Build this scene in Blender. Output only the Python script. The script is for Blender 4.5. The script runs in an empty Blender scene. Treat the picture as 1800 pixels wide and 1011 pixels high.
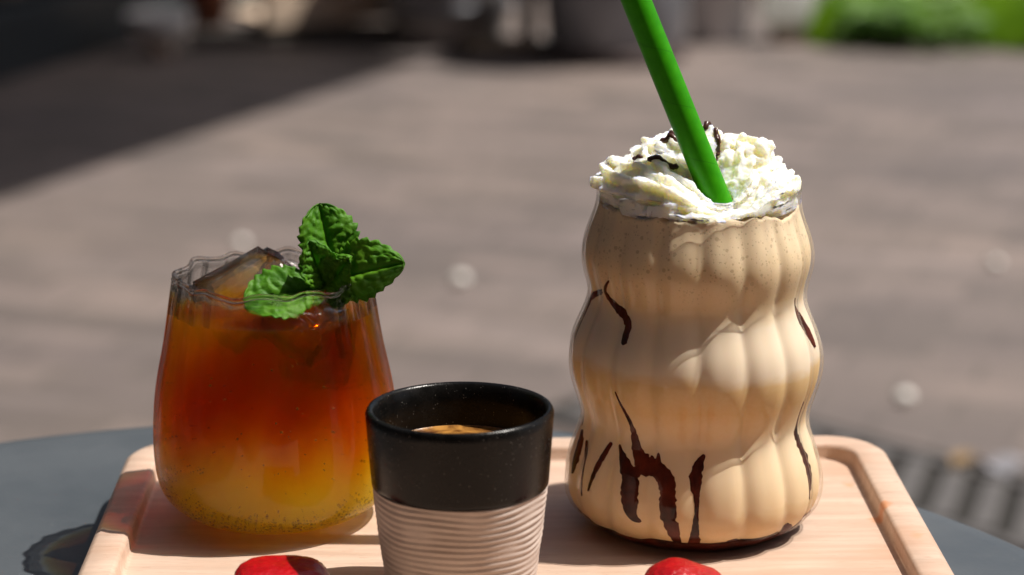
import bpy, bmesh, math, random
import numpy as np
from mathutils import Vector, Matrix, noise as mn
R = math.radians
random.seed(7)
rng = np.random.default_rng(11)
scene = bpy.context.scene
col = scene.collection

# ------------------------------------------------------------------ camera, light, exposure
cam_d = bpy.data.cameras.new('camera')
cam_d.sensor_width = 36.0
cam_d.lens = 82.86
cam_d.clip_start, cam_d.clip_end = 0.05, 500
cam_d.dof.use_dof = True
cam_d.dof.focus_distance = 0.742
cam_d.dof.aperture_fstop = 8.7
cam = bpy.data.objects.new('camera', cam_d)
col.objects.link(cam)
cam.location = (0, 0, 1.0015)
cam.rotation_euler = (R(90 - 14.3), 0, 0)
scene.camera = cam

SUN_EL, SUN_AZ = R(61), R(5)                      # azimuth counted from +x towards +y
sdir = Vector((math.cos(SUN_EL) * math.cos(SUN_AZ), math.cos(SUN_EL) * math.sin(SUN_AZ), math.sin(SUN_EL)))
world = bpy.data.worlds.new('World')
scene.world = world
world.use_nodes = True
wn = world.node_tree
sky = wn.nodes.new('ShaderNodeTexSky')
sky.sky_type = 'NISHITA'
sky.sun_disc = False
sky.dust_density = 4.0
sky.sun_elevation = SUN_EL
sky.sun_rotation = R(90) - SUN_AZ
wn.links.new(sky.outputs[0], wn.nodes['Background'].inputs[0])
wn.nodes['Background'].inputs[1].default_value = 0.065
sun_d = bpy.data.lights.new('sun', 'SUN')
sun_d.energy = 5.0
sun_d.angle = R(0.55)
sun_d.color = (1.0, 0.94, 0.86)
sun = bpy.data.objects.new('sun', sun_d)
col.objects.link(sun)
sun.rotation_euler = sdir.to_track_quat('Z', 'Y').to_euler()

vs = scene.view_settings
vs.view_transform = 'Standard'
vs.look = 'None'
vs.exposure = 0.25
vs.gamma = 1.0
vs.use_curve_mapping = False
cy = scene.cycles
cy.use_denoising = True
cy.max_bounces = 16
cy.transparent_max_bounces = 24
cy.transmission_bounces = 10
cy.volume_bounces = 8
cy.caustics_reflective = False
cy.caustics_refractive = True
cy.blur_glossy = 0.5
cy.sample_clamp_indirect = 6.0

# ------------------------------------------------------------------ helpers
def link(o, parent=None):
    col.objects.link(o)
    if parent is not None:
        o.parent = parent
    return o

def tag(o, label=None, cat=None, group=None, kind=None):
    if label: o['label'] = label
    if cat: o['category'] = cat
    if group: o['group'] = group
    if kind: o['kind'] = kind
    return o

def thing(name, loc, label, cat, group=None, rz=0.0):
    o = bpy.data.objects.new(name, None)
    o.empty_display_size = 0.05
    o.location = loc
    o.rotation_euler = (0, 0, rz)
    link(o)
    return tag(o, label, cat, group)

def obj(name, data, m=None, parent=None, smooth=True):
    """data: bmesh or (verts, faces) -> one linked mesh object"""
    me = bpy.data.meshes.new(name)
    if isinstance(data, bmesh.types.BMesh):
        data.to_mesh(me); data.free()
    else:
        me.from_pydata([tuple(v) for v in data[0]], [], [tuple(f) for f in data[1]])
    me.validate()
    if smooth:
        me.polygons.foreach_set('use_smooth', [True] * len(me.polygons))
    if m: me.materials.append(m)
    return link(bpy.data.objects.new(name, me), parent)

def copy_part(o, parent, loc=None, rot=None):
    c = o.copy()
    link(c, parent)
    if loc is not None: c.location = loc
    if rot is not None: c.rotation_euler = rot
    return c

def bm_box(bm, c, s, rot=None, bev=0.0):
    r = bmesh.ops.create_cube(bm, size=1.0)
    vs_ = r['verts']
    for v in vs_:
        v.co = Vector((v.co.x * s[0], v.co.y * s[1], v.co.z * s[2]))
    if bev > 0:
        es = list({e for v in vs_ for e in v.link_edges})
        rr = bmesh.ops.bevel(bm, geom=es, offset=bev, segments=2, profile=0.6, affect='EDGES')
        vs_ = list({v for f in rr['faces'] for v in f.verts} | {v for v in vs_ if v.is_valid})
    M = Matrix.Translation(c) @ (rot.to_4x4() if rot else Matrix())
    for v in vs_:
        v.co = M @ v.co

def box(c, s, rot=None, bev=0.0):
    bm = bmesh.new(); bm_box(bm, c, s, rot, bev); return bm

def spline(xs, ys, q):
    """natural cubic spline"""
    xs = np.asarray(xs, float); ys = np.asarray(ys, float); q = np.asarray(q, float)
    n = len(xs); h = np.diff(xs)
    A = np.zeros((n, n)); b = np.zeros(n); A[0, 0] = A[-1, -1] = 1
    for i in range(1, n - 1):
        A[i, i - 1], A[i, i], A[i, i + 1] = h[i - 1], 2 * (h[i - 1] + h[i]), h[i]
        b[i] = 3 * ((ys[i + 1] - ys[i]) / h[i] - (ys[i] - ys[i - 1]) / h[i - 1])
    c = np.linalg.solve(A, b)
    k = np.clip(np.searchsorted(xs, q) - 1, 0, n - 2)
    t = q - xs[k]
    bb = (ys[k + 1] - ys[k]) / h[k] - h[k] * (2 * c[k] + c[k + 1]) / 3
    return ys[k] + bb * t + c[k] * t ** 2 + (c[k + 1] - c[k]) / (3 * h[k]) * t ** 3

def lathe(prof, n, f=None):
    """prof: (r, z) rows, r = 0 at an end closes on the axis; angle 0 faces -y. f(theta, r, z, i) -> (r, z)"""
    V, Fc, rings = [], [], []
    for i, (r, z) in enumerate(prof):
        if r <= 1e-7:
            rings.append([len(V)]); V.append((0, 0, z)); continue
        ring = []
        for k in range(n):
            th = 2 * math.pi * k / n
            rr, zz = f(th, r, z, i) if f else (r, z)
            ring.append(len(V)); V.append((rr * math.sin(th), -rr * math.cos(th), zz))
        rings.append(ring)
    for a, b in zip(rings[:-1], rings[1:]):
        for k in range(n):
            k2 = (k + 1) % n
            if len(a) == 1 and len(b) == 1: continue
            if len(a) == 1: Fc.append((a[0], b[k2], b[k]))
            elif len(b) == 1: Fc.append((a[k], a[k2], b[0]))
            else: Fc.append((a[k], a[k2], b[k2], b[k]))
    return V, Fc

def tube(pts, rad, n=10, cap=True, flat=1.0):
    pts = [Vector(p) for p in pts]
    rad = [rad] * len(pts) if not hasattr(rad, '__len__') else list(rad)
    V, Fc = [], []
    up = Vector((0.13, 0.31, 0.94))
    for i, p in enumerate(pts):
        t = (pts[min(i + 1, len(pts) - 1)] - pts[max(i - 1, 0)]).normalized()
        a = t.cross(up).normalized(); b = a.cross(t)
        for k in range(n):
            w = 2 * math.pi * k / n
            V.append(p + (a * math.cos(w) + b * math.sin(w) * flat) * rad[i])
    for i in range(len(pts) - 1):
        for k in range(n):
            k2 = (k + 1) % n
            Fc.append((i * n + k, i * n + k2, (i + 1) * n + k2, (i + 1) * n + k))
    if cap:
        Fc.append(tuple(range(n - 1, -1, -1)))
        Fc.append(tuple(range((len(pts) - 1) * n, len(pts) * n)))
    return V, Fc

# ------------------------------------------------------------------ materials
class NT:
    def __init__(s, name):
        s.m = bpy.data.materials.new(name); s.m.use_nodes = True
        s.t = s.m.node_tree; s.t.nodes.clear()
        s.out = s.t.nodes.new('ShaderNodeOutputMaterial')
    def n(s, typ, **kw):
        nd = s.t.nodes.new('ShaderNode' + typ)
        for k, v in kw.items():
            if k.startswith('_'): setattr(nd, k[1:], v)
            else:
                key = int(k[1:]) if k[0] == 'i' and k[1:].isdigit() else k.replace('__', ' ')
                s.set(nd.inputs[key], v)
        return nd
    def set(s, inp, v):
        if isinstance(v, bpy.types.NodeSocket): s.t.links.new(v, inp)
        elif isinstance(v, bpy.types.Node): s.t.links.new(v.outputs[0], inp)
        else:
            if hasattr(v, '__len__') and len(v) == 3 and inp.type == 'RGBA': v = (*v, 1)
            inp.default_value = v
    def surf(s, x): s.t.links.new(x.outputs[0], s.out.inputs['Surface']); return s.m
    def vol(s, x): s.t.links.new(x.outputs[0], s.out.inputs['Volume']); return s.m
    def obj(s): return s.n('TexCoord').outputs['Object']
    def pos(s): return s.n('NewGeometry').outputs['Position']
    def mapv(s, v, scale=(1, 1, 1), loc=(0, 0, 0), rot=(0, 0, 0)):
        return s.n('Mapping', Vector=v, Scale=scale, Location=loc, Rotation=rot).outputs[0]
    def noise(s, v, sc, det=4, rough=.55, dist=0):
        return s.n('TexNoise', Vector=v, Scale=sc, Detail=det, Roughness=rough, Distortion=dist)
    def ramp(s, f, stops, interp='LINEAR'):
        nd = s.n('ValToRGB', Fac=f); cr = nd.color_ramp; cr.interpolation = interp
        while len(cr.elements) < len(stops): cr.elements.new(0.5)
        for e, (p, c) in zip(cr.elements, stops):
            e.position = p
            e.color = (c, c, c, 1) if not hasattr(c, '__len__') else (*c, 1)
        return nd.outputs[0]
    def math(s, op, a, b=0.0, c=0.0):
        return s.n('Math', _operation=op, i0=a, i1=b, i2=c).outputs[0]
    def mix(s, f, a, b, mode='MIX'):
        nd = s.n('Mix', _data_type='RGBA', _blend_type=mode)
        s.set(nd.inputs[0], f); s.set(nd.inputs[6], a); s.set(nd.inputs[7], b)
        return nd.outputs[2]
    def bump(s, h, strength=.3, dist=.001, normal=None):
        nd = s.n('Bump', Height=h, Strength=strength, Distance=dist)
        if normal is not None: s.set(nd.inputs['Normal'], normal)
        return nd.outputs[0]
    def bsdf(s, color, rough=.5, normal=None, **kw):
        nd = s.n('BsdfPrincipled')
        s.set(nd.inputs['Base Color'], color); s.set(nd.inputs['Roughness'], rough)
        if normal is not None: s.set(nd.inputs['Normal'], normal)
        for k, v in kw.items(): s.set(nd.inputs[k.replace('_', ' ')], v)
        return nd

def plain(name, color, rough=.6, var=.25, sc=20, bump=0.0, dist=.001, metallic=0.0, **kw):
    """a base colour with mild mottling and relief"""
    t = NT(name); v = t.obj()
    nz = t.noise(v, sc, 5, .6)
    c = t.mix(t.ramp(nz.outputs[0], [(.3, 0), (.7, 1)]), tuple(x * (1 - var) for x in color), tuple(min(1, x * (1 + var)) for x in color))
    nrm = t.bump(t.noise(v, sc * 4, 4).outputs[0], bump, dist) if bump else None
    return t.surf(t.bsdf(c, rough, nrm, Metallic=metallic, **kw))

def glass_mat(name, tint=(.995, .995, .993), edge=2.2, ior=1.3, edge_amt=1.0, base=0.0, refl=(.7, .03)):
    """thin drinking glass: mostly straight-through, real refraction towards the rim of each curve, Schlick reflection"""
    t = NT(name)
    fac = t.n('LayerWeight', Blend=.5).outputs['Facing']
    f5 = t.math('MULTIPLY_ADD', t.math('POWER', fac, 5.0), refl[0], refl[1])
    fe = t.math('MULTIPLY_ADD', t.math('POWER', fac, edge), edge_amt, base)
    tr = t.n('BsdfTransparent', Color=tint)
    rf = t.n('BsdfRefraction', Color=tint, IOR=ior, Roughness=0.0)
    m1 = t.n('MixShader'); t.set(m1.inputs[0], fe); t.set(m1.inputs[1], tr); t.set(m1.inputs[2], rf)
    gl = t.n('BsdfGlossy', Color=(1, 1, 1), Roughness=.04)
    m2 = t.n('MixShader'); t.set(m2.inputs[0], f5); t.set(m2.inputs[1], m1); t.set(m2.inputs[2], gl)
    return t.surf(m2)

def ground_mat():
    t = NT('paving'); p = t.pos()
    pr = t.mapv(p, rot=(0, 0, R(20)))
    w = t.n('VectorMath', _operation='ADD', i0=pr, i1=t.n('VectorMath', _operation='SCALE', i0=t.noise(p, 9, 3).outputs[1], Scale=.012).outputs[0]).outputs[0]
    br = t.n('TexBrick', Vector=w, Color1=(.198, .160, .146), Color2=(.088, .074, .069), Mortar=(.085, .072, .064), Scale=1.0, Mortar__Size=.006,
             Mortar__Smooth=.3, Bias=0.0, Brick__Width=.20, Row__Height=.10)
    big = t.noise(p, 1.3, 5, .6)
    c = t.mix(t.ramp(big.outputs[0], [(.32, 0), (.68, 1)]), (.74, .74, .79), (1.22, 1.17, 1.12))
    c = t.mix(1.0, br.outputs[0], c, 'MULTIPLY')
    st = t.noise(t.mapv(p, (2.2, 7, 1)), 1.7, 4)
    c = t.mix(t.ramp(st.outputs[0], [(.45, 0), (.66, .55)]), c, (.112, .094, .084))
    wear = t.noise(t.mapv(pr, (.5, 2.6, 1)), 2.1, 5, .62)
    c = t.mix(t.ramp(wear.outputs[0], [(.55, 0), (.72, .45)]), c, (.275, .225, .215))
    fine = t.noise(p, 240, 3)
    c = t.mix(t.ramp(fine.outputs[0], [(.35, 0), (.65, .25)]), c, (.24, .20, .18))
    n1 = t.bump(br.outputs[1], .5, -.004)
    n2 = t.bump(fine.outputs[0], .35, .002, n1)
    return t.surf(t.bsdf(c, .72, n2))

def wood_mat(name='beech', base=((.480, .340, .255), (.630, .480, .380)), stain=True):
    t = NT(name); v = t.obj()
    warp = t.noise(t.mapv(v, (5, 22, 22)), 1.0, 3)
    gv = t.n('VectorMath', _operation='ADD', i0=t.mapv(v, (9, 210, 210)), i1=t.n('VectorMath', _operation='SCALE', i0=warp.outputs[1], Scale=5.0).outputs[0]).outputs[0]
    g = t.noise(gv, 1.0, 5, .65)
    c = t.mix(t.ramp(g.outputs[0], [(.3, 0), (.7, 1)]), base[0], base[1])
    fl = t.noise(t.mapv(v, (160, 1500, 1500)), 1.0, 2)
    c = t.mix(t.ramp(fl.outputs[0], [(.62, 0), (.72, .6)]), c, (.36, .20, .13))
    tone = t.noise(t.mapv(v, (14, 34, 34)), 1.0, 4, .6)
    c = t.mix(t.ramp(tone.outputs[0], [(.46, 0), (.72, .65)]), c, (.53, .32, .215))
    if stain:
        for (sx, sy, rad, amt) in ((.1235, .738 - .70, .0045, .75), (.119, .774 - .70, .0030, .45), (.1298, .708 - .70, .003, .3), (.094, .787 - .70, .006, .35)):
            dv = t.n('VectorMath', _operation='DISTANCE', i0=t.n('VectorMath', _operation='MULTIPLY', i0=v, i1=(1, .8, 0)).outputs[0], i1=(sx, sy * .8, 0)).outputs['Value']
            dv = t.math('ADD', dv, t.math('MULTIPLY', t.noise(v, 420, 4).outputs[0], rad * 1.3))
            k = t.n('MapRange', Value=dv, i1=rad * .9, i2=rad * 1.6, i3=amt, i4=0.0).outputs[0]
            c = t.mix(k, c, (.62, .22, .06))
    nrm = t.bump(g.outputs[0], .18, .0006)
    nrm = t.bump(fl.outputs[0], .12, .0003, nrm)
    return t.surf(t.bsdf(c, .48, nrm))

M = {}
M['ground'] = ground_mat()
M['wood'] = wood_mat()
M['glass'] = glass_mat('tumbler_glass', ior=1.4, edge=2.4, edge_amt=.52, base=.42, refl=(.38, .011))
t = NT('wet_glass'); M['wet'] = t.surf(t.n('BsdfTransparent', Color=(.995, .995, .993)))
t = NT('rim_glass')
mx = t.n('MixShader', i0=.75); t.set(mx.inputs[1], t.n('BsdfTransparent', Color=(.98, .97, .96))); t.set(mx.inputs[2], t.n('BsdfGlass', IOR=1.45, Roughness=.015, Color=(.97, .93, .89)))
M['rim'] = t.surf(mx)
M['jar_glass'] = glass_mat('jar_glass', edge=4.0, ior=1.15, edge_amt=.45, refl=(.5, .022))

def table_mat():
    t = NT('table_paint'); v = t.obj()
    nz = t.noise(v, 14, 5, .65); fi = t.noise(v, 420, 3)
    c = t.mix(t.ramp(nz.outputs[0], [(.3, 0), (.7, 1)]), (.056, .068, .080), (.074, .086, .098))
    c = t.mix(t.ramp(fi.outputs[0], [(.70, 0), (.78, .6)]), c, (.20, .20, .20))
    sc = t.noise(t.mapv(v, (30, 210, 1), rot=(0, 0, R(24))), 1.0, 3)
    c = t.mix(t.ramp(sc.outputs[0], [(.66, 0), (.74, .22)]), c, (.16, .17, .18))
    rg = t.ramp(nz.outputs[0], [(.3, .42), (.7, .58)])
    return t.surf(t.bsdf(c, rg, t.bump(fi.outputs[0], .2, .0004)))
M['table'] = table_mat()

def milk_mat():
    t = NT('milkshake'); v = t.obj()
    z = t.n('SeparateXYZ', Vector=v).outputs[2]
    wv = t.noise(t.mapv(v, (60, 60, 110)), 1.0, 3)
    zz = t.math('ADD', z, t.math('MULTIPLY_ADD', wv.outputs[0], .010, -.005))
    u = t.math('DIVIDE', zz, .1125)
    c = t.ramp(u, [(0.0, (.66, .41, .17)), (.14, (.77, .58, .35)), (.30, (.81, .65, .45)), (.42, (.70, .46, .20)), (.50, (.72, .50, .24)),
                   (.535, (.80, .67, .51)), (.66, (.81, .68, .52)), (.72, (.74, .55, .32)), (.80, (.74, .56, .34)), (.86, (.75, .59, .39)), (1.0, (.78, .63, .44))])
    # foam bubbles: small dark pits, denser near the top
    vo = t.n('TexVoronoi', Vector=v, Scale=620.0, Randomness=1.0)
    cell = t.n('SeparateColor', Color=vo.outputs['Color']).outputs[0]
    pit = t.math('LESS_THAN', vo.outputs['Distance'], t.math('MULTIPLY_ADD', cell, 1.1, -.66))
    vo2 = t.n('TexVoronoi', Vector=v, Scale=1300.0, Randomness=1.0)
    pit2 = t.math('LESS_THAN', vo2.outputs['Distance'], t.math('MULTIPLY_ADD', t.n('SeparateColor', Color=vo2.outputs['Color']).outputs[1], .8, -.40))
    zone = t.n('MapRange', Value=zz, i1=.084, i2=.091, i3=0.0, i4=1.0).outputs[0]
    zone2 = t.n('MapRange', Value=zz, i1=.076, i2=.088, i3=0.0, i4=1.0).outputs[0]
    k = t.math('MAXIMUM', t.math('MULTIPLY', pit, zone), t.math('MULTIPLY', pit2, zone2))
    c = t.mix(t.math('MULTIPLY', k, .38), c, (.26, .16, .08))
    grain = t.noise(v, 900, 3)
    c = t.mix(t.ramp(grain.outputs[0], [(.3, 0), (.7, .12)]), c, (.85, .70, .50))
    nrm = t.bump(k, .5, -.0004)
    b = t.bsdf(c, .45, nrm, Subsurface_Weight=.22, Subsurface_Radius=(1.0, .5, .2), Subsurface_Scale=.003, Specular_IOR_Level=.08)
    return t.surf(b)
M['milk'] = milk_mat()

def cream_mat():
    t = NT('whipped_cream'); v = t.obj()
    nz = t.noise(v, 140, 4)
    c = t.mix(t.ramp(nz.outputs[0], [(.3, 0), (.7, 1)]), (.94, .915, .79), (.955, .94, .85))
    nrm = t.bump(t.noise(v, 1500, 4, .7).outputs[0], .28, .0005)
    return t.surf(t.bsdf(c, .55, nrm, Subsurface_Weight=.9, Subsurface_Radius=(1.0, .85, .38), Subsurface_Scale=.007, Specular_IOR_Level=.25))
M['cream'] = cream_mat()

t = NT('chocolate_syrup')
v = t.obj()
M['syrup'] = t.surf(t.bsdf(t.mix(t.ramp(t.noise(v, 130, 3).outputs[0], [(.35, 0), (.7, 1)]), (.020, .005, .003), (.125, .020, .008)), .5, Specular_IOR_Level=.08))
t = NT('thin_syrup')
M['syrup_thin'] = t.surf(t.bsdf((.30, .10, .03), .5, Specular_IOR_Level=.08))
t = NT('chocolate_drizzle')
M['drizzle'] = t.surf(t.bsdf((.055, .016, .009), .3))

def drink_mat():
    t = NT('iced_drink'); v = t.obj()
    z = t.n('SeparateXYZ', Vector=v).outputs[2]
    sw = t.noise(t.mapv(v, (55, 55, 26)), 1.0, 4, .55, .6)
    sw2 = t.noise(t.mapv(v, (120, 120, 30)), 1.0, 3)
    zz = t.math('ADD', z, t.math('MULTIPLY_ADD', sw.outputs[0], .034, -.017))
    zz = t.math('ADD', zz, t.math('MULTIPLY_ADD', sw2.outputs[0], .010, -.005))
    dn = t.n('MapRange', Value=zz, i1=.012, i2=.046, i3=0.0, i4=1.0, _interpolation_type='SMOOTHSTEP').outputs[0]
    dens = t.math('MULTIPLY_ADD', dn, 225.0, 60.0)
    dens = t.math('MULTIPLY', dens, t.n('MapRange', Value=t.noise(t.mapv(v, (40, 40, 22), (3, 1, 2)), 1.0, 3, .5, .5).outputs[0], i1=.3, i2=.7, i3=.55, i4=1.6).outputs[0])
    acol = t.mix(dn, (.997, .855, .01), (.938, .745, .01))
    ab = t.n('VolumeAbsorption', Color=acol, Density=dens)
    scd = t.math('MULTIPLY_ADD', dn, -88.0, 100.0)
    sc = t.n('VolumeScatter', Color=t.mix(dn, (1.0, .88, .06), (1.0, .75, .04)), Density=scd, Anisotropy=.2)
    ad = t.n('AddShader'); t.set(ad.inputs[0], ab); t.set(ad.inputs[1], sc)
    fac = t.n('LayerWeight', Blend=.5).outputs['Facing']
    f5 = t.math('MULTIPLY_ADD', t.math('POWER', fac, 5.0), .15, .006)
    mx = t.n('MixShader'); t.set(mx.inputs[0], f5)
    t.set(mx.inputs[1], t.n('BsdfTransparent', Color=(1, 1, 1))); t.set(mx.inputs[2], t.n('BsdfGlossy', Roughness=.05))
    t.surf(mx); t.vol(ad)
    return t.m
M['drink'] = drink_mat()

M['ice'] = glass_mat('ice', tint=(.965, .965, .97), ior=1.28, edge=1.1, edge_amt=.48, base=.48, refl=(.6, .05))

def leaf_mat():
    t = NT('mint_leaf'); v = t.obj()
    nz = t.noise(v, 260, 4)
    c = t.mix(t.ramp(nz.outputs[0], [(.3, 0), (.7, 1)]), (.042, .165, .006), (.12, .34, .016))
    c = t.mix(t.ramp(t.noise(v, 75, 3).outputs[0], [(.45, 0), (.68, .55)]), c, (.20, .40, .02))
    nrm = t.bump(t.noise(v, 700, 3).outputs[0], .45, .0007)
    b = t.bsdf(c, .52, nrm, Specular_IOR_Level=.3)
    tl = t.n('BsdfTranslucent', Color=(.16, .50, .02))
    mx = t.n('MixShader', i0=.38); t.set(mx.inputs[1], b); t.set(mx.inputs[2], tl)
    return t.surf(mx)
M['leaf'] = leaf_mat()
M['stem'] = plain('mint_stem', (.06, .05, .02), .5, .3, 300)

def glaze_mat():
    t = NT('black_glaze'); v = t.obj()
    sp = t.n('TexVoronoi', Vector=v, Scale=1500.0)
    k = t.math('LESS_THAN', sp.outputs['Distance'], t.math('MULTIPLY_ADD', t.n('SeparateColor', Color=sp.outputs['Color']).outputs[0], 1.0, -.78))
    nz = t.noise(v, 160, 5, .7)
    c = t.mix(t.ramp(nz.outputs[0], [(.35, 0), (.75, 1)]), (.003, .003, .003), (.009, .0085, .008))
    c = t.mix(t.math('MULTIPLY', k, .6), c, (.30, .28, .26))
    rg = t.ramp(nz.outputs[0], [(.3, .18), (.7, .30)])
    return t.surf(t.bsdf(c, rg, t.bump(t.noise(v, 800, 4, .7).outputs[0], .22, .0004), Specular_IOR_Level=.2))
M['glaze'] = glaze_mat()
def clay_mat():
    t = NT('raw_clay'); v = t.obj()
    nz = t.noise(v, 90, 5, .6)
    c = t.mix(t.ramp(nz.outputs[0], [(.3, 0), (.7, 1)]), (.47, .385, .335), (.56, .47, .415))
    fi = t.noise(v, 1600, 3)
    c = t.mix(t.ramp(fi.outputs[0], [(.62, 0), (.72, .3)]), c, (.25, .16, .11))
    return t.surf(t.bsdf(c, .6, t.bump(fi.outputs[0], .2, .0003)))
M['clay'] = clay_mat()
def crema_mat():
    t = NT('crema'); v = t.obj()
    nz = t.noise(v, 150, 4, .6, .8)
    c = t.mix(t.ramp(nz.outputs[0], [(.35, 0), (.65, 1)]), (.10, .035, .008), (.42, .20, .045))
    return t.surf(t.bsdf(c, .25, t.bump(t.noise(v, 700, 3).outputs[0], .3, .0004)))
M['crema'] = crema_mat()

def straw_mat():
    t = NT('green_straw'); v = t.obj()
    s = t.n('SeparateXYZ', Vector=v)
    ang = t.math('ARCTAN2', s.outputs[1], s.outputs[0])
    ph = t.math('FRACT', t.math('ADD', t.math('DIVIDE', s.outputs[2], .019), t.math('DIVIDE', ang, 2 * math.pi)))
    seam = t.math('LESS_THAN', ph, .018)
    nz = t.noise(v, 300, 3)
    c = t.mix(t.ramp(nz.outputs[0], [(.3, 0), (.7, 1)]), (.030, .285, .001), (.045, .350, .002))
    c = t.mix(t.math('MULTIPLY', seam, .45), c, (.012, .12, .006))
    b = t.bsdf(c, .42, t.bump(ph, .15, .0006), Specular_IOR_Level=.22)
    tl = t.n('BsdfTranslucent', Color=(.10, .55, .004))
    mx = t.n('MixShader', i0=.18); t.set(mx.inputs[1], b); t.set(mx.inputs[2], tl)
    return t.surf(mx)
M['straw'] = straw_mat()

def foil_mat():
    t = NT('red_foil'); v = t.obj()
    nz = t.noise(v, 190, 4, .65)
    wr = t.noise(v, 520, 3, .6, .5)
    c = t.mix(t.ramp(nz.outputs[0], [(.3, 0), (.7, 1)]), (.30, .001, .004), (.46, .002, .007))
    nrm = t.bump(nz.outputs[0], .5, .0014)
    nrm = t.bump(wr.outputs[0], .6, .0006, nrm)
    nrm = t.bump(t.noise(v, 2200, 2).outputs[0], .5, .00015, nrm)
    return t.surf(t.bsdf(c, .34, nrm, Metallic=.0, Specular_IOR_Level=.35, Coat_Weight=.25, Coat_Roughness=.12))
M['foil'] = foil_mat()

M['dark_frame'] = plain('dark_shopfront', (.034, .042, .047), .45, .2, 3)
M['shop_glass'] = plain('shop_glass', (.010, .016, .018), .12, .2, 2)
M['teal_panel'] = plain('teal_panel', (.075, .098, .098), .6, .15, 4)
M['dark_wall'] = plain('dark_timber', (.040, .034, .030), .8, .3, 6)
M['brick_wall'] = plain('brick_wall', (.20, .13, .10), .9, .2, 5)
M['canopy'] = plain('parasol_cloth', (.16, .15, .15), .9, .1, 8)
M['steel'] = plain('grey_steel', (.20, .20, .20), .5, .2, 20)
M['iron'] = plain('cast_iron', (.088, .082, .08), .6, .25, 40, .4, .001)
M['iron_dark'] = plain('drain_channel', (.012, .010, .008), .9, .3, 30)
M['barrel'] = plain('dark_zinc', (.42, .40, .39), .5, .3, 14, .2, .002)
M['zinc'] = plain('zinc', (.23, .24, .27), .38, .25, 11, .2, .002, metallic=.35)
M['soil'] = plain('soil', (.05, .035, .025), .95, .3, 30, .5, .01)
M['pale_pot'] = plain('pale_glaze', (.66, .66, .68), .45, .08, 20)
M['saucer'] = plain('beige_clay', (.66, .50, .40), .8, .15, 20)
M['terracotta'] = plain('terracotta', (.28, .105, .065), .85, .2, 18, .2, .002)
M['rust'] = plain('rusty_iron', (.055, .035, .032), .7, .3, 30)
M['crate'] = plain('pale_pine', (.74, .58, .44), .75, .15, 22, .2, .002)
M['plank'] = plain('old_plank', (.36, .28, .20), .8, .2, 18, .3, .002)
M['moss'] = plain('lichen_grey', (.48, .48, .38), .85, .2, 20)
t = NT('white_plastic')
mx = t.n('MixShader', i0=.6); t.set(mx.inputs[1], t.bsdf((.84, .84, .82), .5)); t.set(mx.inputs[2], t.n('BsdfTranslucent', Color=(.88, .88, .86)))
M['white'] = t.surf(mx)
M['enamel'] = plain('grey_white_enamel', (.80, .78, .75), .5, .04, 20)
M['pebble'] = plain('white_pebble', (.80, .78, .74), .35, .05, 60)
M['paper'] = plain('paper_scrap', (.27, .27, .30), .8, .05, 60)
M['dry_leaf'] = plain('dry_leaf', (.24, .15, .06), .7, .25, 90)
def grass_mat(name, a, b, tr):
    t = NT(name); v = t.pos()
    c = t.mix(t.ramp(t.noise(v, 5, 4).outputs[0], [(.32, 0), (.68, 1)]), a, b)
    mx = t.n('MixShader', i0=.35); t.set(mx.inputs[1], t.bsdf(c, .5)); t.set(mx.inputs[2], t.n('BsdfTranslucent', Color=tr))
    return t.surf(mx)
M['grass'] = grass_mat('grass_blades', (.10, .22, .006), (.26, .42, .02), (.26, .50, .012))
M['weed'] = grass_mat('weed_leaves', (.14, .26, .06), (.26, .38, .15), (.18, .38, .05))
M['petal'] = plain('yellow_petal', (.75, .55, .02), .6, .1, 200)

# ------------------------------------------------------------------ ground and far setting
tag(obj('ground', ([(-120, -120, 0), (120, -120, 0), (120, 120, 0), (-120, 120, 0)], [(0, 1, 2, 3)]), M['ground'], smooth=False), kind='structure')
tag(obj('soil', ([(.80, 6.83, .004), (1.46, 6.61, .004), (3.2, 6.2, .004), (9, 5.5, .004), (9, 14, .004), (.80, 14, .004)], [(0, 1, 2, 3, 4, 5)]), M['soil'], smooth=False), kind='structure')

# shop building on the left
fa = Vector((-1.36, 6.19, 0)); fb = Vector((-1.157, 6.81, 0))
fd = (fb - fa).normalized(); fn = Vector((fd.y, -fd.x, 0))
ang = math.atan2(fd.y, fd.x)
shop = thing('shop_building', fa, 'dark shopfront with glass panes and a low plinth along the left edge', 'building', rz=ang)
# local x runs along the facade away from the camera, local -y faces the pavement
obj('wall', box((-1.5, .22, 2.5), (9.4, .40, 5.0)), M['dark_frame'], shop, False)
obj('plinth', box((-2.0, .0, .09), (6.0, .10, .18), bev=.008), M['dark_frame'], shop, False)
pane0 = obj('window_pane', box((0, 0, 0), (1.06, .012, 1.9)), M['shop_glass'], shop, False)
post0 = obj('mullion', box((0, 0, 0), (.07, .07, 2.1), bev=.006), M['dark_frame'], shop, False)
for k in range(5):
    x = -4.4 + 1.2 * k
    (pane0 if k == 0 else copy_part(pane0, shop)).location = (x, -.0, 1.16)
    (post0 if k == 0 else copy_part(post0, shop)).location = (x - .6, -.02, 1.23)
obj('door_panel', box((1.62, -.03, 1.05), (.62, .05, 2.06), bev=.006), M['teal_panel'], shop, False)
obj('door_frame', box((2.0, -.03, 1.1), (.09, .08, 2.2), bev=.006), M['dark_frame'], shop, False)
fw_ = thing('timber_fence', (-.2, 7.95, 0), 'dark brown board fence behind the planters and crate', 'fence')
bd = obj('board', box((0, 0, .9), (.155, .03, 1.8), bev=.004), M['dark_wall'], fw_, False)
for k in range(10):
    (bd if k == 0 else copy_part(bd, fw_)).location = (-.74 + .163 * k, random.uniform(-.006, .006), 0)
obj('rail', box((0, .04, .5), (1.64, .04, .08)), M['dark_wall'], fw_, False)

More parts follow.
